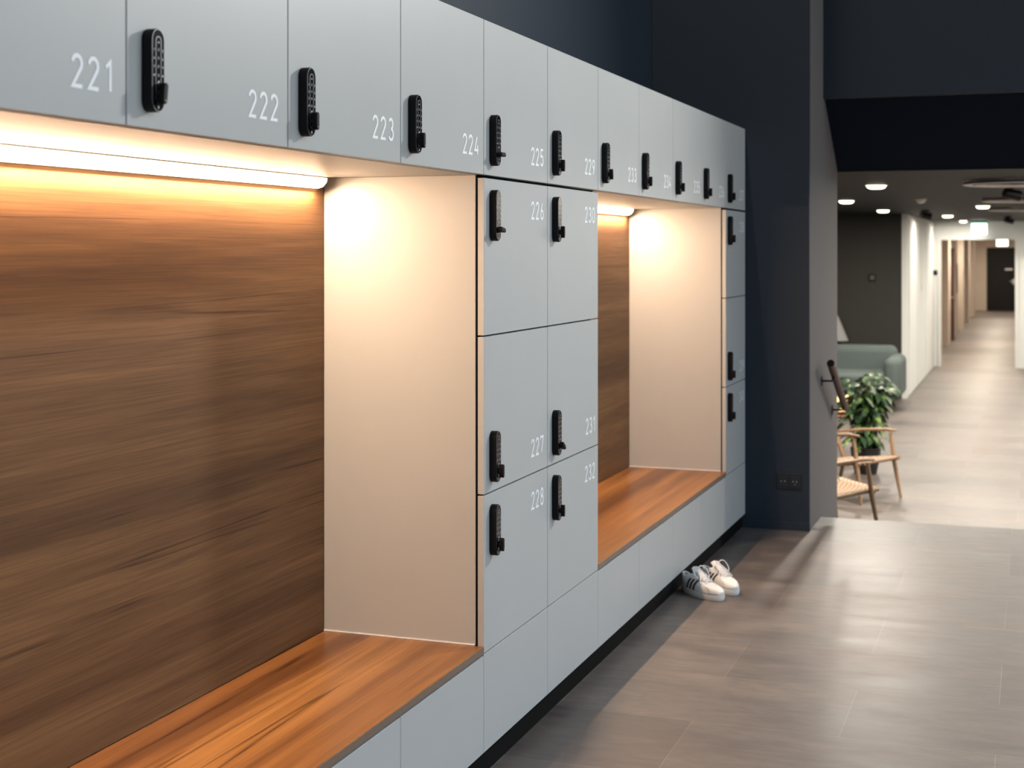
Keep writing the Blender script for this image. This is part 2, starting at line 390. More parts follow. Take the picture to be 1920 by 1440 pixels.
# ------------------------------------------------------------------ keypad lock (built once, parts shared by copies)
def stadium(w, h, n=12):
    r = w/2
    return [(r*math.cos(PI*i/n), h/2-r+r*math.sin(PI*i/n)) for i in range(n+1)] + [(-r*math.cos(PI*i/n), -(h/2-r)-r*math.sin(PI*i/n)) for i in range(n+1)]
LW, LH, LD = 0.043, 0.154, 0.022
def lock_meshes():
    out = {}
    b = MB().prism(stadium(LW, LH), 'x', 0.0, LD).build('lock', 'black_plastic', bevel=0.0018, smooth=True); out['lock'] = b
    k = MB().prism(stadium(LW-0.005, LH-0.005), 'x', LD-0.001, LD+0.0006).build('keypad', 'black_gloss', smooth=True); out['keypad'] = k
    r = MB(); lp = stadium(LW-0.0035, LH-0.0035, 16); lp = lp+[lp[0]]
    ribbon(r, lp, 0.0007, lambda u, v: (LD+0.0012, u, v))
    lp = stadium(0.0165, 0.120, 12); lp = [(u, v+0.002) for u, v in lp]; lp = lp+[lp[0]]
    ribbon(r, lp, 0.0009, lambda u, v: (LD+0.0012, u, v))
    out['rim'] = r.build('rim_line', 'silver')
    g = MB(); x = LD+0.0012
    rows = [('1', '2', '3'), ('4', '5', '6'), ('7', '8', '9')]
    for i, row in enumerate(rows):
        for j, ch in enumerate(row):
            yc = (-0.0135, 0, 0.0135)[j]; z = 0.038-i*0.0155 - (0.001 if j != 1 else 0)
            for s in G[ch]: ribbon(g, s, 0.16, lambda u, v, yc=yc, z=z: (x, yc+(u-.28)*0.0048, z-0.0024+v*0.0048))
    for yc in (-0.0135, 0.0135): ribbon(g, arc(yc, -0.0095, 0.0013, 0.0013, 0, 360, 10), 0.0012, lambda u, v: (x, u, v))
    for s in G['0']: ribbon(g, s, 0.16, lambda u, v: (x, (u-.28)*0.0048, -0.0115+v*0.0048))
    ribbon(g, [(-0.0025, 0.050), (0.0, 0.0525), (0.0025, 0.050)], 0.0012, lambda u, v: (x, u, v))
    ribbon(g, [(-0.002, -0.0235), (0.002, -0.0195)], 0.003, lambda u, v: (x, u, v))
    ribbon(g, [(0, -0.0655), (0, -0.0705)], 0.0032, lambda u, v: (x, u, v))
    out['marks'] = g.build('key_markings', 'mark')
    h = MB(); h.lathe([(0.0085, 0), (0.0085, 0.006)], 20)
    h.v = [(LD+z, a, b_) for a, b_, z in h.v]
    h.prism(stadium(0.013, 0.040, 8), 'x', LD+0.004, LD+0.0175)
    hh = h.build('handle', 'black_plastic', bevel=0.0016, smooth=True)
    out['handle'] = hh
    d = MB(); d.lathe([(0.0012, 0), (0.0012, 0.0004)], 10); d.v = [(LD+0.0175+z, a+0.001, b_-0.013) for a, b_, z in d.v]
    out['dot'] = d.build('status_light', 'mark')
    return out
LK = lock_meshes()
used_lock = [False]
def place_lock(parent, y, zc, tilt):
    def take(k):
        if not used_lock[0]: return LK[k]
        c = LK[k].copy(); COL.objects.link(c); return c
    base = take('lock'); base.parent = parent; base.location = (0, y, zc)
    for k in ('keypad', 'rim', 'marks'):
        c = take(k); c.parent = base
    hz = -0.043
    c = take('handle'); c.parent = base; c.location = (0, 0, hz); c.rotation_euler = (math.radians(tilt), 0, 0)
    c = take('dot'); c.parent = base; c.location = (0, 0, hz); c.rotation_euler = (math.radians(tilt), 0, 0)
    used_lock[0] = True

# ------------------------------------------------------------------ lockers
Z0 = 1.573
def yk(k): return 8.16 if k >= 10 else 2.21+0.6*k
ZT, ZR1 = 2.261, 1.7965
ROW = {1: (ZR1, ZT), 2: (1.3175, 1.7895), 3: (0.8445, 1.3155), 4: (0.3725, 0.8425)}
GAP = 0.0019
def locker(num, k, row, lockpos, tilt, label):
    y0, y1 = yk(k), yk(k+1); z0, z1 = ROW[row]
    t = thing('locker', label, 'locker', (0, y0, z0), 0, 'numbered lockers')
    w = y1-y0; h = z1-z0
    MB().box(-0.54, -0.023, 0.001 if not (row > 1 and k in (3, 9)) else 0.020, (w-0.001) if not (row > 1 and k == 4) else w-0.020, 0.003 if row > 1 else 0.024, h-0.001).build('body', 'carcass', t)
    MB().box(-0.020, 0.0, GAP, w-GAP, 0.0014, h-0.0014).build('door', 'laminate', t, bevel=0.0008, seg=1)
    g = MB(); low = (row in (1, 3))
    zb = 0.054 if low else h-0.058-0.058
    glyphs(g, num, w-0.045, zb, 0.058, 0.0006, 0.128, 0.79)
    g.build('door_number', 'number', t)
    yc = 0.046+LW/2
    zc = (0.030+LH/2) if lockpos == 'low' else (h-0.035-LH/2)
    place_lock(t, yc, zc, tilt)
    return t
specs = [
 ('221', -1, 1, 'low', 0, 'grey upper locker door numbered 221 above the left end of the near bench'),
 ('222', 0, 1, 'low', -8, 'grey upper locker door numbered 222 with tall black keypad lock'),
 ('223', 1, 1, 'low', 0, 'grey upper locker door numbered 223 between 222 and 224'),
 ('224', 2, 1, 'low', 0, 'grey upper locker door numbered 224 over the right end of the near bench'),
 ('225', 3, 1, 'low', 90, 'grey upper locker door numbered 225 with its lock handle turned sideways'),
 ('229', 4, 1, 'low', 0, 'grey upper locker door numbered 229 directly above locker 230'),
 ('233', 5, 1, 'low', 6, 'grey upper locker door numbered 233 above the left end of the far bench'),
 ('234', 6, 1, 'low', 0, 'grey upper locker door numbered 234 over the far bench niche'),
 ('235', 7, 1, 'low', 0, 'grey upper locker door numbered 235 over the far bench niche'),
 ('236', 8, 1, 'low', 0, 'grey upper locker door numbered 236 over the right end of the far niche'),
 ('237', 9, 1, 'low', 0, 'grey upper locker door numbered 237 in the top corner beside the navy pillar'),
 ('226', 3, 2, 'high', 80, 'grey locker door numbered 226 under 225 with sideways lock handle'),
 ('227', 3, 3, 'low', 0, 'grey locker door numbered 227 with its lock at the bottom'),
 ('228', 3, 4, 'high', 0, 'grey locker door numbered 228 at the foot of its column beside the near bench'),
 ('230', 4, 2, 'high', 0, 'grey locker door numbered 230 with lock at its top left'),
 ('231', 4, 3, 'low', 55, 'grey locker door numbered 231 with its lock handle turned askew'),
 ('232', 4, 4, 'high', 0, 'grey locker door numbered 232 below 231 beside the far bench'),
 ('238', 9, 2, 'high', 0, 'grey locker door numbered 238 just below 237 by the pillar'),
 ('239', 9, 3, 'low', 0, 'grey locker door numbered 239 between 238 and 240 by the pillar'),
 ('240', 9, 4, 'high', 0, 'grey locker door numbered 240 lowest of the column by the pillar'),
]
for s in specs: locker(*s)
# base cabinets with plain fronts
ords = {-1: 'leftmost grey base cabinet front under the near bench', 0: 'second grey base cabinet front under the near bench', 1: 'grey base cabinet front under the near bench, third along',
 2: 'grey base cabinet front under the right end of the near bench', 3: 'plain grey base cabinet front below locker 228', 4: 'plain grey base cabinet front below locker 232',
 5: 'grey base cabinet front under the left end of the far bench', 6: 'second grey base cabinet front under the far bench', 7: 'third grey base cabinet front under the far bench',
 8: 'grey base cabinet front under the right end of the far bench', 9: 'plain grey base cabinet front below locker 240 by the pillar'}
for k, lab in ords.items():
    y0, y1 = yk(k), yk(k+1); w = y1-y0
    bench = k in (-1, 0, 1, 2, 5, 6, 7, 8); top = 0.3665 if bench else 0.3705
    t = thing('base_cabinet', lab, 'cabinet', (0, y0, 0.078), 0, 'base cabinets along the floor')
    MB().box(-0.54, -0.023, 0.001, w-0.001, 0, 0.286).build('body', 'carcass', t)
    MB().box(-0.020, 0.0, GAP*0.6, w-GAP*0.6, 0, top-0.078).build('front_panel', 'laminate', t, bevel=0.0008, seg=1)
tag(MB().box(-0.50, -0.016, yk(-1), yk(10), 0.0, 0.077).build('plinth', 'black_gap'), 'black recessed plinth under the whole locker run', 'plinth')
# black strips painting the shade in the gap between top row and columns
for a, b, lab in ((3, 5, 'black strip for the shade in the gap above lockers 226 and 230'), (9, 10, 'black strip for the shade in the gap above locker 238')):
    tag(MB().box(-0.5, -0.021, yk(a)+0.002, yk(b)-0.002, 1.7898, 1.7962).build('gap_shade_strip', 'black_gap'), lab, 'strip')

# niches: timber back, seat, soffit, side panels, led strip
def niche(a, b, near):
    y0, y1 = yk(a), yk(b); n = 'near' if near else 'far'
    tag(MB().box(-0.544, -0.530, y0+0.001, y1-0.001, 0.396, 1.7965).build('back_panel', 'wood_back'), 'brown horizontal-grain timber panel backing the %s bench niche' % n, 'panel', 'timber niche backs')
    s = MB().box(-0.5295, 0.0005, y0+0.001, y1+(0.012 if near else 0.012), 0.373, 0.395)
    s = MB().box(-0.5295, 0.0, y0+0.001, y1-0.001, 0.3725, 0.395)
    o = s.build('bench_seat', 'wood_seat', bevel=0.0015)
    tag(o, 'glossy orange-brown timber bench seat in the %s niche' % n, 'bench', 'timber bench seats')
    MB().box(0.0, 0.0012, y0+0.001, y1-0.001, 0.374, 0.3935).build('edge_band', 'wood_edge', o)
    tag(MB().box(-0.5295, -0.0215, y0+0.02, y1-0.001, 1.7965, 1.8145).build('soffit_panel', 'laminate'), 'pale panel closing the top of the %s bench niche' % n, 'panel', 'niche soffits')
    p = tag(MB().box(-0.5295, -0.0265, y1, y1+0.018, 0.396, 1.7965).build('niche_partition', 'laminate', bevel=0.0008, seg=1), 'pale upright side panel at the right end of the %s bench niche' % n, 'panel', 'niche side panels')
    MB().box(-0.529, -0.0285, y1-0.0025, y1, 0.3955, 0.399).build('sealant_bead', 'number', p)
    MB().box(-0.0265, -0.0205, y1+0.002, y1+0.02, 0.396, 1.7885).build('edge_gap_shade', 'black_gap', p)  # black strip painting the shade in the gap between panel and door
    tag(MB().box(-0.5295, -0.0265, y0-0.018, y0, 0.396, 1.7965).build('niche_partition', 'laminate', bevel=0.0008, seg=1), 'pale upright side panel at the left end of the %s bench niche' % n, 'panel', 'niche side panels')
    # led strip in the back top corner: aluminium profile with a slanted diffuser
    t = thing('led_strip', 'warm glowing light strip along the top back corner of the %s niche' % n, 'light', (-0.5295, y0, 1.796), 0, 'niche light strips')
    ln = y1-y0-0.05
    MB().prism([(0, -0.034), (0.004, -0.034), (0.004, -0.003), (0.036, -0.003), (0.036, 0), (0, 0)], 'y', 0.03, ln).build('profile', 'alu', t)
    MB().prism([(0.0041, -0.0345), (0.020, -0.028), (0.030, -0.016), (0.034, -0.0045), (0.005, -0.0045)], 'y', 0.031, ln-0.001).build('diffuser', 'led', t, smooth=True)
    MB().prism([(0, -0.036), (0.022, -0.030), (0.034, -0.017), (0.038, -0.002), (0, -0.002)], 'y', ln, ln+0.003).build('end_cap', 'alu', t)
    l = area('led_light', (0.020, (y1-y0)/2-0.01, -0.036), 0.014, LEDP*(y1-y0), (1.0, 0.67, 0.44), (0, math.radians(-22), 0), 'RECTANGLE', ln-0.07)
    l.parent = t
LEDP = 15.0
niche(-1, 3, True); niche(5, 9, False)

# socket plate on the pillar
t = thing('wall_socket', 'dark double power socket low on the navy pillar', 'socket', (0.2475, YP-0.0045, 0.273))
MB().box(-0.068, 0.068, -0.007, 0, -0.045, 0.045).build('frame', mat('dark_navy_plastic', (0.010, 0.014, 0.02), 0.45), t, bevel=0.002)
for s in (-1, 1):
    i = MB().box(s*0.033-0.026, s*0.033+0.026, -0.009, -0.006, -0.03, 0.032).build('insert', mat('dark_navy_insert', (0.012, 0.017, 0.024), 0.5), t, bevel=0.002)
    g = MB()
    for q in (-1, 1): g.box(s*0.033+q*0.010-0.003, s*0.033+q*0.010+0.003, -0.0096, -0.0088, -0.002, 0.004)
    if s > 0: g.box(s*0.033-0.002, s*0.033+0.002, -0.0096, -0.0088, -0.018, -0.013)
    g.build('contact', 'silver', i)

# ------------------------------------------------------------------ sneakers
def shoe(name, label, loc, rz, side):
    """toe to +x; side = +1: outer side at -y"""
    t = thing(name, label, 'shoe', loc, rz, 'pair of white sneakers')
    NS = 48; Ln = 0.285
    def outline(a, z):  # a in 0..2pi, z height above ground -> x,y
        # key table: z, front x, back x, half width
        T = [(0.0, .276, .012, .043), (.008, .282, .006, .046), (.026, .284, .004, .047), (.0265, .279, .008, .0435), (.040, .277, .006, .0425), (.052, .262, .006, .041),
             (.062, .228, .007, .0375), (.072, .190, .008, .034), (.084, .152, .008, .031), (.096, .124, .010, .028), (.104, .108, .014, .026)]
        for i in range(len(T)-1):
            if T[i][0] <= z <= T[i+1][0]:
                f = (z-T[i][0])/(T[i+1][0]-T[i][0]); xf, xb, w = [T[i][j]*(1-f)+T[i+1][j]*f for j in (1, 2, 3)]; break
        else: xf, xb, w = T[-1][1:]
        c, s = math.cos(a), math.sin(a)
        e = 2/2.5
        u = math.copysign(abs(c)**e, c); v = math.copysign(abs(s)**e, s)
        x = (xf+xb)/2 + u*(xf-xb)/2
        q = x/Ln
        wf = 0.76 + 0.27*min(1, max(0, (q-.15)/.5)) - 0.10*max(0, q-.8)/.2     # narrower heel, wide ball
        y = v*w*wf + side*0.010*math.sin(PI*min(1, q*1.1)) * 0.8
        return x, y
    def ringmesh(levels, ztilt=None, cap_top=False, cap_bot=True):
        mb = MB(); vs = []
        for z in levels:
            for k in range(NS):
                a = 2*PI*k/NS; x, y = outline(a, z)
                zz = z + (ztilt(x, z) if ztilt else 0); vs.append((x, y, zz))
        fs = [(i*NS+k, i*NS+(k+1) % NS, (i+1)*NS+(k+1) % NS, (i+1)*NS+k) for i in range(len(levels)-1) for k in range(NS)]
        if cap_bot: fs.append(tuple(range(NS-1, -1, -1)))
        if cap_top: fs.append(tuple(range((len(levels)-1)*NS, len(levels)*NS)))
        return mb.add(vs, fs)
    ringmesh([0, .008, .018, .026], cap_top=True).build('sole', 'shoe_rubber', t, smooth=True)
    tilt = lambda x, z: -0.028*max(0, (z-.05)/.054)*(1-abs(x-.045)/.08 if abs(x-.045) < .08 else 0)
    up = ringmesh([.0266, .034, .040, .046, .052, .057, .062, .067, .072, .078, .084, .090, .096, .104], tilt, cap_bot=False).build('upper', 'shoe_white', t, smooth=True)
    sm = up.modifiers.new('solid', 'SOLIDIFY'); sm.thickness = 0.004; sm.offset = -1
    MB().lathe([(0.001, 0), (0.030, 0)], 16, (0, 0, 0), False)
    li = MB(); vs = []
    for k in range(NS):
        x, y = outline(2*PI*k/NS, .060); vs.append((min(x, .2)*0.97+.003, y*0.9, .060))
    li.add(vs, [tuple(range(NS))]).build('insole', 'lining', t)
    # shell toe cap
    tcp = MB(); vs = []; lv = [.0266, .034, .040, .046, .052, .056, .0605]; na = 20
    for z in lv:
        lim = math.radians(52)
        for k in range(na+1):
            a = -lim+2*lim*k/na; x, y = outline(a, z); n = Vector((math.cos(a), math.sin(a)))
            vs.append((x+n.x*0.0022, y+n.y*0.0022, z+0.0012))
    tcp.add(vs, [(i*(na+1)+k, i*(na+1)+k+1, (i+1)*(na+1)+k+1, (i+1)*(na+1)+k) for i in range(len(lv)-1) for k in range(na)])
    o = tcp.build('toe_cap', 'shoe_rubber', t, smooth=True); s2 = o.modifiers.new('solid', 'SOLIDIFY'); s2.thickness = 0.002
    # three stripes each side
    def at_x(x0, z, s):
        best = None
        for k in range(1, 90):
            a = PI*k/90*s; x, y = outline(a, z)
            if best is None or abs(x-x0) < best[0]: best = (abs(x-x0), y)
        return best[1]
    for s in (-1, 1):
        for q in range(3):
            xb = 0.085+q*0.026; mb = MB(); vs = []
            for i in range(9):
                f = i/8; z = .030+f*.046; xc = xb + f*0.020 - 0.004*math.sin(f*PI)
                for dx in (-0.0062, 0.0062):
                    y = at_x(xc+dx, z, s); vs.append((xc+dx, y+s*0.0016, z))
            mb.add(vs, [(2*i, 2*i+1, 2*i+3, 2*i+2) for i in range(8)])
            o = mb.build('stripe', 'shoe_black', t, smooth=True); k2 = o.modifiers.new('solid', 'SOLIDIFY'); k2.thickness = 0.0016
    # heel tab
    hb = MB(); vs = []
    for z in (.040, .050, .060, .070, .080, .092):
        for k in range(9):
            a = PI-0.45+0.9*k/8; x, y = outline(a, z); vs.append((x-0.0015, y, z+tilt(x, z)*1.0))
    hb.add(vs, [(i*9+k, i*9+k+1, (i+1)*9+k+1, (i+1)*9+k) for i in range(5) for k in range(8)])
    o = hb.build('heel_tab', 'shoe_black', t, smooth=True); k2 = o.modifiers.new('solid', 'SOLIDIFY'); k2.thickness = 0.0015
    # tongue
    oy = side*0.008
    tg = MB(); vs = []
    for i in range(8):
        f = i/7; x = .196-.098*f; z = .066+.052*f**0.9
        for k in range(7):
            g = -1+2*k/6; vs.append((x, oy*(1-.4*f)+g*(.017+.006*f), z+0.006*(1-g*g)))
    tg.add(vs, [(i*7+k, i*7+k+1, (i+1)*7+k+1, (i+1)*7+k) for i in range(7) for k in range(6)])
    o = tg.build('tongue', 'shoe_white', t, smooth=True); k2 = o.modifiers.new('solid', 'SOLIDIFY'); k2.thickness = 0.006
    # laces: crossing bars and a bow
    lc = MB()
    for i in range(6):
        f = i/5; x = .196-.080*f; z = .0705+.037*f
        for sgn in (-1, 1):
            lc.tube([(x-0.006*sgn, oy-0.021, z-0.004), (x-0.003*sgn, oy-0.010, z+0.006), (x+0.003*sgn, oy+0.010, z+0.006), (x+0.006*sgn, oy+0.021, z-0.004)], 0.0028, 8, True, 0.55)
    o = lc.build('lace', 'lace', t, smooth=True)
    bw = MB()
    for sgn in (-1, 1):
        bw.tube(smooth_path([(.120, oy, .113), (.118, oy+sgn*.016, .128), (.128, oy+sgn*.034, .124), (.150, oy+sgn*.040, .098), (.158, oy+sgn*.030, .086), (.142, oy+sgn*.018, .098), (.122, oy, .112)]), 0.0026, 8, True, 0.6)
        bw.tube(smooth_path([(.122, oy, .112), (.135, oy+sgn*.012, .108), (.165, oy+sgn*.022, .090), (.185, oy+sgn*.036, .066)]), 0.0024, 8, True, 0.6)
    bw.build('lace_bow', 'lace', o, smooth=True)
    return t
shoe('sneaker', 'white black-striped sneaker nearer the camera on the dark floor', (0.006, 6.575, 0.0), math.radians(-38), -1)
shoe('sneaker', 'white black-striped sneaker behind its mate with toe in the light', (0.065, 6.725, 0.0), math.radians(-44), 1)

# ------------------------------------------------------------------ handrail on the pillar side
t = thing('handrail', 'brown wooden handrail sloping down the stairs beside the pillar', 'handrail', (0.36, 8.50, 0.0))
MB().tube([(0.07, 0.03, 0.915), (0.07, 0.72, 0.585)], 0.022, 20).build('rail', 'oak_dark', t, smooth=True)
MB().tube([(0.07, 0.027, 0.9165), (0.07, 0.031, 0.9145)], 0.0215, 20).build('end_cap', 'black_plastic', t)
for y, z in ((0.165, 0.800), (0.635, 0.580)):
    b = MB(); b.tube([(0.0, y, z), (0.058, y, z), (0.068, y, z+0.012), (0.070, y, z+0.030)], 0.006, 10)
    b.v += []; br = b.build('bracket', 'black_plastic', t, smooth=True)
    p = MB().lathe([(0.030, 0), (0.030, 0.005)], 24); p.v = [(c, y+a, z+bb) for a, bb, c in p.v]
    p.build('rosette', 'black_plastic', br, smooth=True)

# ------------------------------------------------------------------ lounge furniture
def lounge_chair(label, loc, rz):
    """faces +x; origin at floor centre between the front feet"""
    t = thing('lounge_chair', label, 'chair', loc, rz, 'woven wooden lounge chairs')
    W2 = 0.275
    for s in (-1, 1):
        MB().tube([(0.0, s*(W2+0.01), 0), (-0.05, s*(W2-0.01), 0.30), (-0.085, s*(W2-0.01), 0.535)], [0.011, 0.019, 0.014], 14).build('leg', 'oak', t, smooth=True)
        MB().tube([(-0.60, s*(W2-0.02), 0), (-0.53, s*(W2-0.03), 0.27), (-0.62, s*(W2-0.035), 0.50), (-0.70, s*(W2-0.04), 0.74)], [0.012, 0.020, 0.017, 0.013], 14).build('leg', 'oak', t, smooth=True)
        MB().tube([(-0.03, s*(W2-0.01), 0.552), (-0.12, s*(W2-0.01), 0.556), (-0.35, s*(W2-0.015), 0.535), (-0.62, s*(W2-0.035), 0.495)], [0.012, 0.020, 0.018, 0.013], 14, True, 0.7).build('armrest', 'oak', t, smooth=True)
        MB().tube([(0.015, s*(W2-0.035), 0.335), (-0.54, s*(W2-0.035), 0.265)], 0.016, 14).build('seat_rail', 'oak', t, smooth=True)
    MB().tube([(-0.035, -W2+0.0, 0.325), (-0.035, W2-0.0, 0.325)], 0.014, 12).build('seat_rail', 'oak', t, smooth=True)
    MB().tube([(-0.535, -W2+0.03, 0.262), (-0.535, W2-0.03, 0.262)], 0.014, 12).build('seat_rail', 'oak', t, smooth=True)
    se = MB(); vs = []; n = 12
    for i in range(n+1):
        f = i/n; x = -0.005-0.53*f
        for k in range(n+1):
            g = k/n; y = (g-.5)*2*(W2-0.032); vs.append((x, y, 0.352-0.068*f-0.022*math.sin(f*PI)*math.sin(g*PI)))
    se.add(vs, [(i*(n+1)+k, i*(n+1)+k+1, (i+1)*(n+1)+k+1, (i+1)*(n+1)+k) for i in range(n) for k in range(n)])
    o = se.build('seat', 'weave', t, smooth=True); q = o.modifiers.new('solid', 'SOLIDIFY'); q.thickness = 0.026
    bk = MB(); vs = []
    for i in range(n+1):
        f = i/n; x = -0.60-0.10*f; z = 0.40+0.32*f
        for k in range(n+1):
            g = k/n; y = (g-.5)*2*(W2-0.045); vs.append((x-0.02*math.sin(g*PI), y, z))
    bk.add(vs, [(i*(n+1)+k, i*(n+1)+k+1, (i+1)*(n+1)+k+1, (i+1)*(n+1)+k) for i in range(n) for k in range(n)])
    o = bk.build('backrest', 'weave', t, smooth=True); q = o.modifiers.new('solid', 'SOLIDIFY'); q.thickness = 0.022
    for zz, xx in ((0.73, -0.70), (0.40, -0.585)):
        MB().tube([(xx, -W2+0.04, zz), (xx-0.015, 0, zz), (xx, W2-0.04, zz)], 0.013, 12).build('back_rail', 'oak', t, smooth=True)
    return t
lounge_chair('woven oak armchair farther back beside the tall leafy plant', (0.374, 12.10, LF), math.radians(-28))
lounge_chair('woven oak armchair nearest the step, partly hidden by the pillar', (0.33, 10.82, LF), math.radians(38))

def leaf(mb, base, d, ln, wd, droop, roll):
    d = Vector(d).normalized(); up = Vector((0, 0, 1)); sd = d.cross(up)
    if sd.length < 1e-3: sd = Vector((1, 0, 0))
    sd.normalize(); sd = Matrix.Rotation(roll, 3, d) @ sd; nn = sd.cross(d)
    vs = []; n = 6
    for i in range(n+1):
        f = i/n; c = Vector(base) + d*ln*f + Vector((0, 0, -droop*ln*f*f))
        w = wd*math.sin(PI*min(1, f*0.93+0.06))**0.8*(1-0.35*f) if i < n else 0.001
        for g in (-1, 0, 1): vs.append(c+sd*w*g + nn*(0.18*w*abs(g)))
    mb.add(vs, [(3*i+k, 3*i+k+1, 3*i+k+4, 3*i+k+3) for i in range(n) for k in (0, 1)])
def plant(label, loc, R, H, potr, poth, n, size, seed):
    rnd = random.Random(seed); t = thing('potted_plant', label, 'plant', loc)
    p = MB().lathe([(potr*0.72, 0), (potr*0.9, poth*0.5), (potr, poth), (potr*0.9, poth), (potr*0.86, poth-0.03)], 32)
    p.build('pot', 'pot', t, smooth=True)
    MB().lathe([(0.001, poth-0.035), (potr*0.87, poth-0.03)], 24, cap=False).build('soil', 'soil', t)
    st = MB(); lf = MB(); canes = []
    for i in range(9):
        a = rnd.uniform(0, 2*PI); r = R*rnd.uniform(.15, .6); tip = Vector((r*math.cos(a), r*math.sin(a), H*rnd.uniform(.72, .93)))
        b = Vector((0.3*potr*math.cos(a), 0.3*potr*math.sin(a), poth-0.04)); mid = (b+tip)/2+Vector((0, 0, .05))
        st.tube([b, mid, tip], [0.010, 0.008, 0.004], 6); canes.append((b, mid, tip))
    for i in range(n):
        b, m_, tp = canes[i % len(canes)]; f = rnd.random()**0.7
        o = b*(1-f)**2 + m_*2*f*(1-f) + tp*f*f
        a = rnd.uniform(0, 2*PI); el = rnd.uniform(-0.5, 0.6)
        d = Vector((math.cos(a)*math.cos(el), math.sin(a)*math.cos(el), math.sin(el)))
        pet = rnd.uniform(.05, .45)*R; o2 = o+d*pet+Vector((0, 0, 0.03))
        st.tube([o, (o+o2)/2+Vector((0, 0, .015)), o2], 0.0022, 5, False)
        s = size*rnd.uniform(.7, 1.15)
        leaf(lf, o2, (d.x, d.y, d.z*.4-.15), s, s*.36, rnd.uniform(.2, .8), rnd.uniform(-.6, .6))
    st.build('stem', 'stem', t, smooth=True); lf.build('foliage', 'leaf', t, smooth=True)
plant('bushy green potted plant in a black pot behind the woven armchairs', (0.09, 13.60, LF), 0.27, 0.97, 0.14, 0.24, 330, 0.115, 3)
plant('small leafy plant peeking out from behind the pillar beside the near armchair', (0.10, 10.02, LF), 0.19, 0.62, 0.11, 0.22, 46, 0.10, 9)

# side table with amber lamp behind the rail
t = thing('side_table', 'small round dark side table beyond the handrail, carrying the amber lamp', 'table', (-0.27, 14.6, LF))
MB().lathe([(0.19, 0.40), (0.20, 0.405), (0.20, 0.42), (0.19, 0.425)], 32).build('table_top', 'oak_dark', t, smooth=True)
for i in range(3):
    a = 2*PI*i/3; MB().tube([(0.19*math.cos(a), 0.19*math.sin(a), 0), (0.10*math.cos(a), 0.10*math.sin(a), 0.40)], 0.012, 10).build('leg', 'oak_dark', t, smooth=True)
t = thing('table_lamp', 'glowing amber glass lamp seen just past the handrail', 'lamp', (-0.235, 14.55, LF+0.425))
MB().lathe([(0.055, 0), (0.055, 0.012), (0.02, 0.02), (0.02, 0.03)], 24).build('base', 'black_plastic', t, smooth=True)
MB().lathe([(0.03, 0.03), (0.07, 0.06), (0.085, 0.11), (0.07, 0.17), (0.04, 0.20)], 24).build('lamp_shade', 'glass_lamp', t, smooth=True)
# floor lamp with cone shade behind the sofa
t = thing('floor_lamp', 'grey cone-shaded floor lamp half hidden by the pillar, by the dark wall', 'lamp', (-1.06, 20.35, LF))
MB().lathe([(0.14, 0), (0.14, 0.02), (0.02, 0.03)], 24).build('base', 'black_plastic', t, smooth=True)
MB().tube([(0, 0, 0.02), (0, 0, 0.95)], 0.012, 10).build('pole', 'black_plastic', t, smooth=True)
MB().lathe([(0.20, 0.80), (0.06, 1.14), (0.055, 1.14), (0.195, 0.80)], 28, cap=False).build('lamp_shade', mat('grey_lamp_fabric', (0.2, 0.2, 0.2), 0.8), t, smooth=True)

# sofa
t = thing('sofa', 'sage grey upholstered sofa with rounded arms against the dark wall', 'sofa', (-0.06, 19.55, LF))
def soft(name, x0, x1, y0, y1, z0, z1, r):
    return MB().box(x0, x1, y0, y1, z0, z1).build(name, 'sofa', t, bevel=r, seg=5, smooth=True)
soft('base', -2.0, -0.06, -0.70, 0.30, 0.12, 0.30, 0.03)
soft('seat_cushion', -1.80, -0.18, -0.72, 0.20, 0.30, 0.47, 0.06)
soft('backrest', -1.95, -0.10, 0.14, 0.44, 0.30, 0.78, 0.09)
soft('armrest', -0.19, 0.02, -0.72, 0.34, 0.14, 0.68, 0.09)
soft('armrest', -2.05, -1.82, -0.72, 0.34, 0.14, 0.68, 0.09)
for x, y in ((-0.16, -0.6), (-1.9, -0.6), (-0.16, 0.25), (-1.9, 0.25)):
    MB().lathe([(0.014, 0), (0.022, 0.13)], 12, (x, y, 0)).build('leg', 'black_plastic', t, smooth=True)
# thermostat on dark wall
t = thing('thermostat', 'small dark thermostat on the charcoal lounge wall', 'thermostat', (-0.56, 20.6, 1.19))
MB().box(-0.05, 0.05, -0.03, 0, -0.05, 0.05).build('case', 'black_plastic', t, bevel=0.012, seg=3)
MB().box(-0.03, 0.03, -0.038, -0.034, -0.03, 0.03).build('dial', mat('dull_grey_plastic', (0.035, 0.033, 0.032), 0.5), t)
t = thing('light_switch', 'white light switch on the long white lounge wall', 'switch', (-0.088, 23.2, 1.02))
MB().box(0, 0.01, -0.05, 0.05, -0.08, 0.08).build('plate', 'white_plastic', t, bevel=0.003)
MB().box(0.01, 0.015, -0.025, 0.025, -0.035, 0.035).build('rocker', 'white_plastic', t, bevel=0.002)
tag(MB().box(-0.10, -0.04, 26.30, 26.38, 1.13, 1.22).build('door_stop_sensor', 'black_plastic', bevel=0.01), 'small black sensor at the far end of the white wall', 'sensor')
tag(MB().box(-0.16, -0.145, 35.5, 36.2, 0.55, 1.25).build('wall_notice', mat('grey_notice_paper', (0.16, 0.16, 0.14), 0.6)), 'grey framed notice on the corridor wall', 'picture')

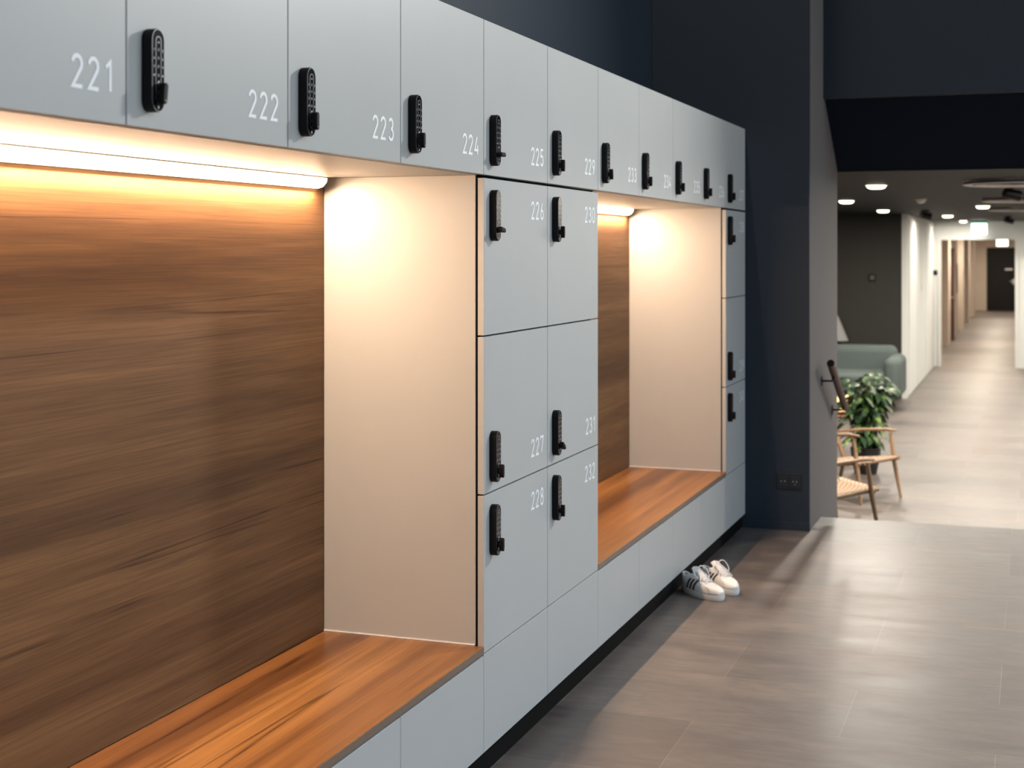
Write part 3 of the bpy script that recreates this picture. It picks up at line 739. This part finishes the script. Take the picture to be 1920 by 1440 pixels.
# ------------------------------------------------------------------ ceiling fittings
DLP = 72
def downlight(label, x, y, z, power, r=0.075, grp='round lounge downlights'):
    t = thing('ceiling_downlight', label, 'ceiling light', (x, y, z), 0, grp)
    MB().lathe([(r, -0.003), (r*1.14, -0.006), (r*1.16, 0.0), (r, 0.0)], 28, cap=False).build('trim_ring', 'white_plastic', t, smooth=True)
    MB().lathe([(0.001, -0.030), (r*0.55, -0.029), (r*0.85, -0.022), (r, -0.003)], 28, cap=False).build('diffuser', 'lamp', t, smooth=True)
    l = area('downlight_lamp', (0, 0, -0.033), 2*r, power, (1.0, 0.91, 0.79) if z > 2.01 else (1.0, 0.85, 0.68), (0, 0, 0), 'DISK'); l.parent = t
    return t
downlight('round downlight nearest the bulkhead, largest of the lit ones', 0.405, 11.39, LC, DLP*1.3)
downlight('round downlight touching the taupe pillar side in view', -0.231, 14.84, LC, DLP)
downlight('round downlight just above the charcoal wall', -0.222, 18.56, LC, DLP)
downlight('round downlight above the white wall, left of the exit sign', 0.384, 21.73, LC, DLP*0.35)
downlight('round downlight beside the second ceiling grille', 1.007, 17.15, LC, DLP*1.2)
downlight('farthest lounge downlight, close to the exit sign', 0.423, 25.75, LC, DLP*0.4, 0.06)
for x, y in ((2.3, 11.4), (3.8, 13.5), (2.3, 15.5), (3.8, 18.5), (2.3, 21.0), (2.0, 24.3)):
    downlight('round lit downlight in the right-hand part of the lounge ceiling', x, y, LC, DLP*1.5, 0.075, 'right-hand lounge downlights')
downlight('round lit downlight in the left-hand part of the lounge ceiling', -2.4, 14.0, LC, DLP*2.2)
for i, (x, y) in enumerate(((0.50, 28.5), (0.55, 33.0), (0.62, 38.5), (0.50, 44.0), (0.55, 49.0))):
    downlight('corridor downlight in a row beyond the opening, number %s from the lounge' % ['one', 'two', 'three', 'four', 'five'][i], x, y, 2.0, 75, 0.06, 'corridor downlights')

def grille(label, x, y):
    t = thing('ceiling_diffuser', label, 'ceiling vent', (x, y, LC), 0, 'round ceiling grilles')
    MB().lathe([(0.40, -0.018), (0.405, -0.030), (0.385, -0.036), (0.34, -0.032), (0.34, -0.012)], 64, cap=False).build('rim', 'diffuser_metal', t, smooth=True)
    for r in (0.30, 0.25, 0.20, 0.15, 0.10):
        MB().lathe([(r+0.018, -0.034), (r, -0.028), (r-0.004, -0.014)], 48, cap=False).build('louvre_ring', 'diffuser_metal', t, smooth=True)
    MB().lathe([(0.001, -0.040), (0.07, -0.036), (0.075, -0.012)], 32, cap=False).build('hub', 'diffuser_metal', t, smooth=True)
    MB().lathe([(0.001, -0.011), (0.40, -0.011), (0.40, 0.0)], 64, cap=False).build('backing', 'diffuser_metal', t)
grille('large round ceiling grille nearest the bulkhead', 1.46, 10.95)
grille('round ceiling grille behind the nearest one', 1.47, 14.70)
grille('farthest of the three round ceiling grilles', 1.44, 18.10)
def spot(label, x, y):
    t = thing('ceiling_spotlight', label, 'spotlight', (x, y, LC), 0.6, 'unlit black spotlights')
    MB().lathe([(0.05, 0), (0.05, -0.02), (0.012, -0.022), (0.012, -0.05)], 24).build('mount', 'black_plastic', t, smooth=True)
    MB().tube([(-0.06, 0, -0.055), (0.07, 0, -0.075)], [0.035, 0.042], 20).build('lamp_head', 'black_plastic', t, smooth=True)
    MB().tube([(0.07, 0, -0.075), (0.078, 0, -0.076)], [0.036, 0.03], 20).build('lens', 'white_plastic', t, smooth=True)
spot('small black ceiling spotlight above the left edge of the white wall', 0.27, 18.8)
spot('black ceiling spotlight above the corridor opening', 1.20, 22.5)
spot('black ceiling spotlight under the nearest round grille', 1.38, 11.9)
t = thing('smoke_detector', 'white dome smoke detector on the dark lounge ceiling', 'smoke detector', (0.51, 14.62, LC))
MB().lathe([(0.052, 0), (0.052, -0.012), (0.045, -0.016)], 28).build('base', 'white_plastic', t, smooth=True)
MB().lathe([(0.042, -0.014), (0.038, -0.032), (0.024, -0.042), (0.001, -0.045)], 28).build('dome', 'white_plastic', t, smooth=True)
def exit_sign(label, x, y, zt, w, h, drop=0):
    t = thing('exit_sign', label, 'exit sign', (x, y, zt), 0, 'lit exit signs')
    MB().box(-w/2-.01, w/2+.01, -0.03, 0.03, -0.035, 0.0).build('housing', 'black_plastic', t, bevel=0.004)
    MB().box(-w/2, w/2, -0.012, 0.012, -0.035-h, -0.035).build('lit_panel', 'exit', t, bevel=0.003)
    if drop:
        for q in (-1, 1): MB().tube([(q*w*0.35, 0, -0.005), (q*w*0.35, 0, drop)], 0.004, 8).build('hanger', 'black_plastic', t)
    g = MB(); g.box(-w/2, w/2, -0.014, -0.0125, -0.045, -0.035); g.build('green_edge', 'exit_green', t)
exit_sign('bright overexposed exit sign on the wall above the corridor opening', 0.675, YE-0.5, LC, 0.25, 0.20)
exit_sign('small exit sign hanging inside the corridor', 0.88, 35.0, 1.86, 0.25, 0.16, 0.14)
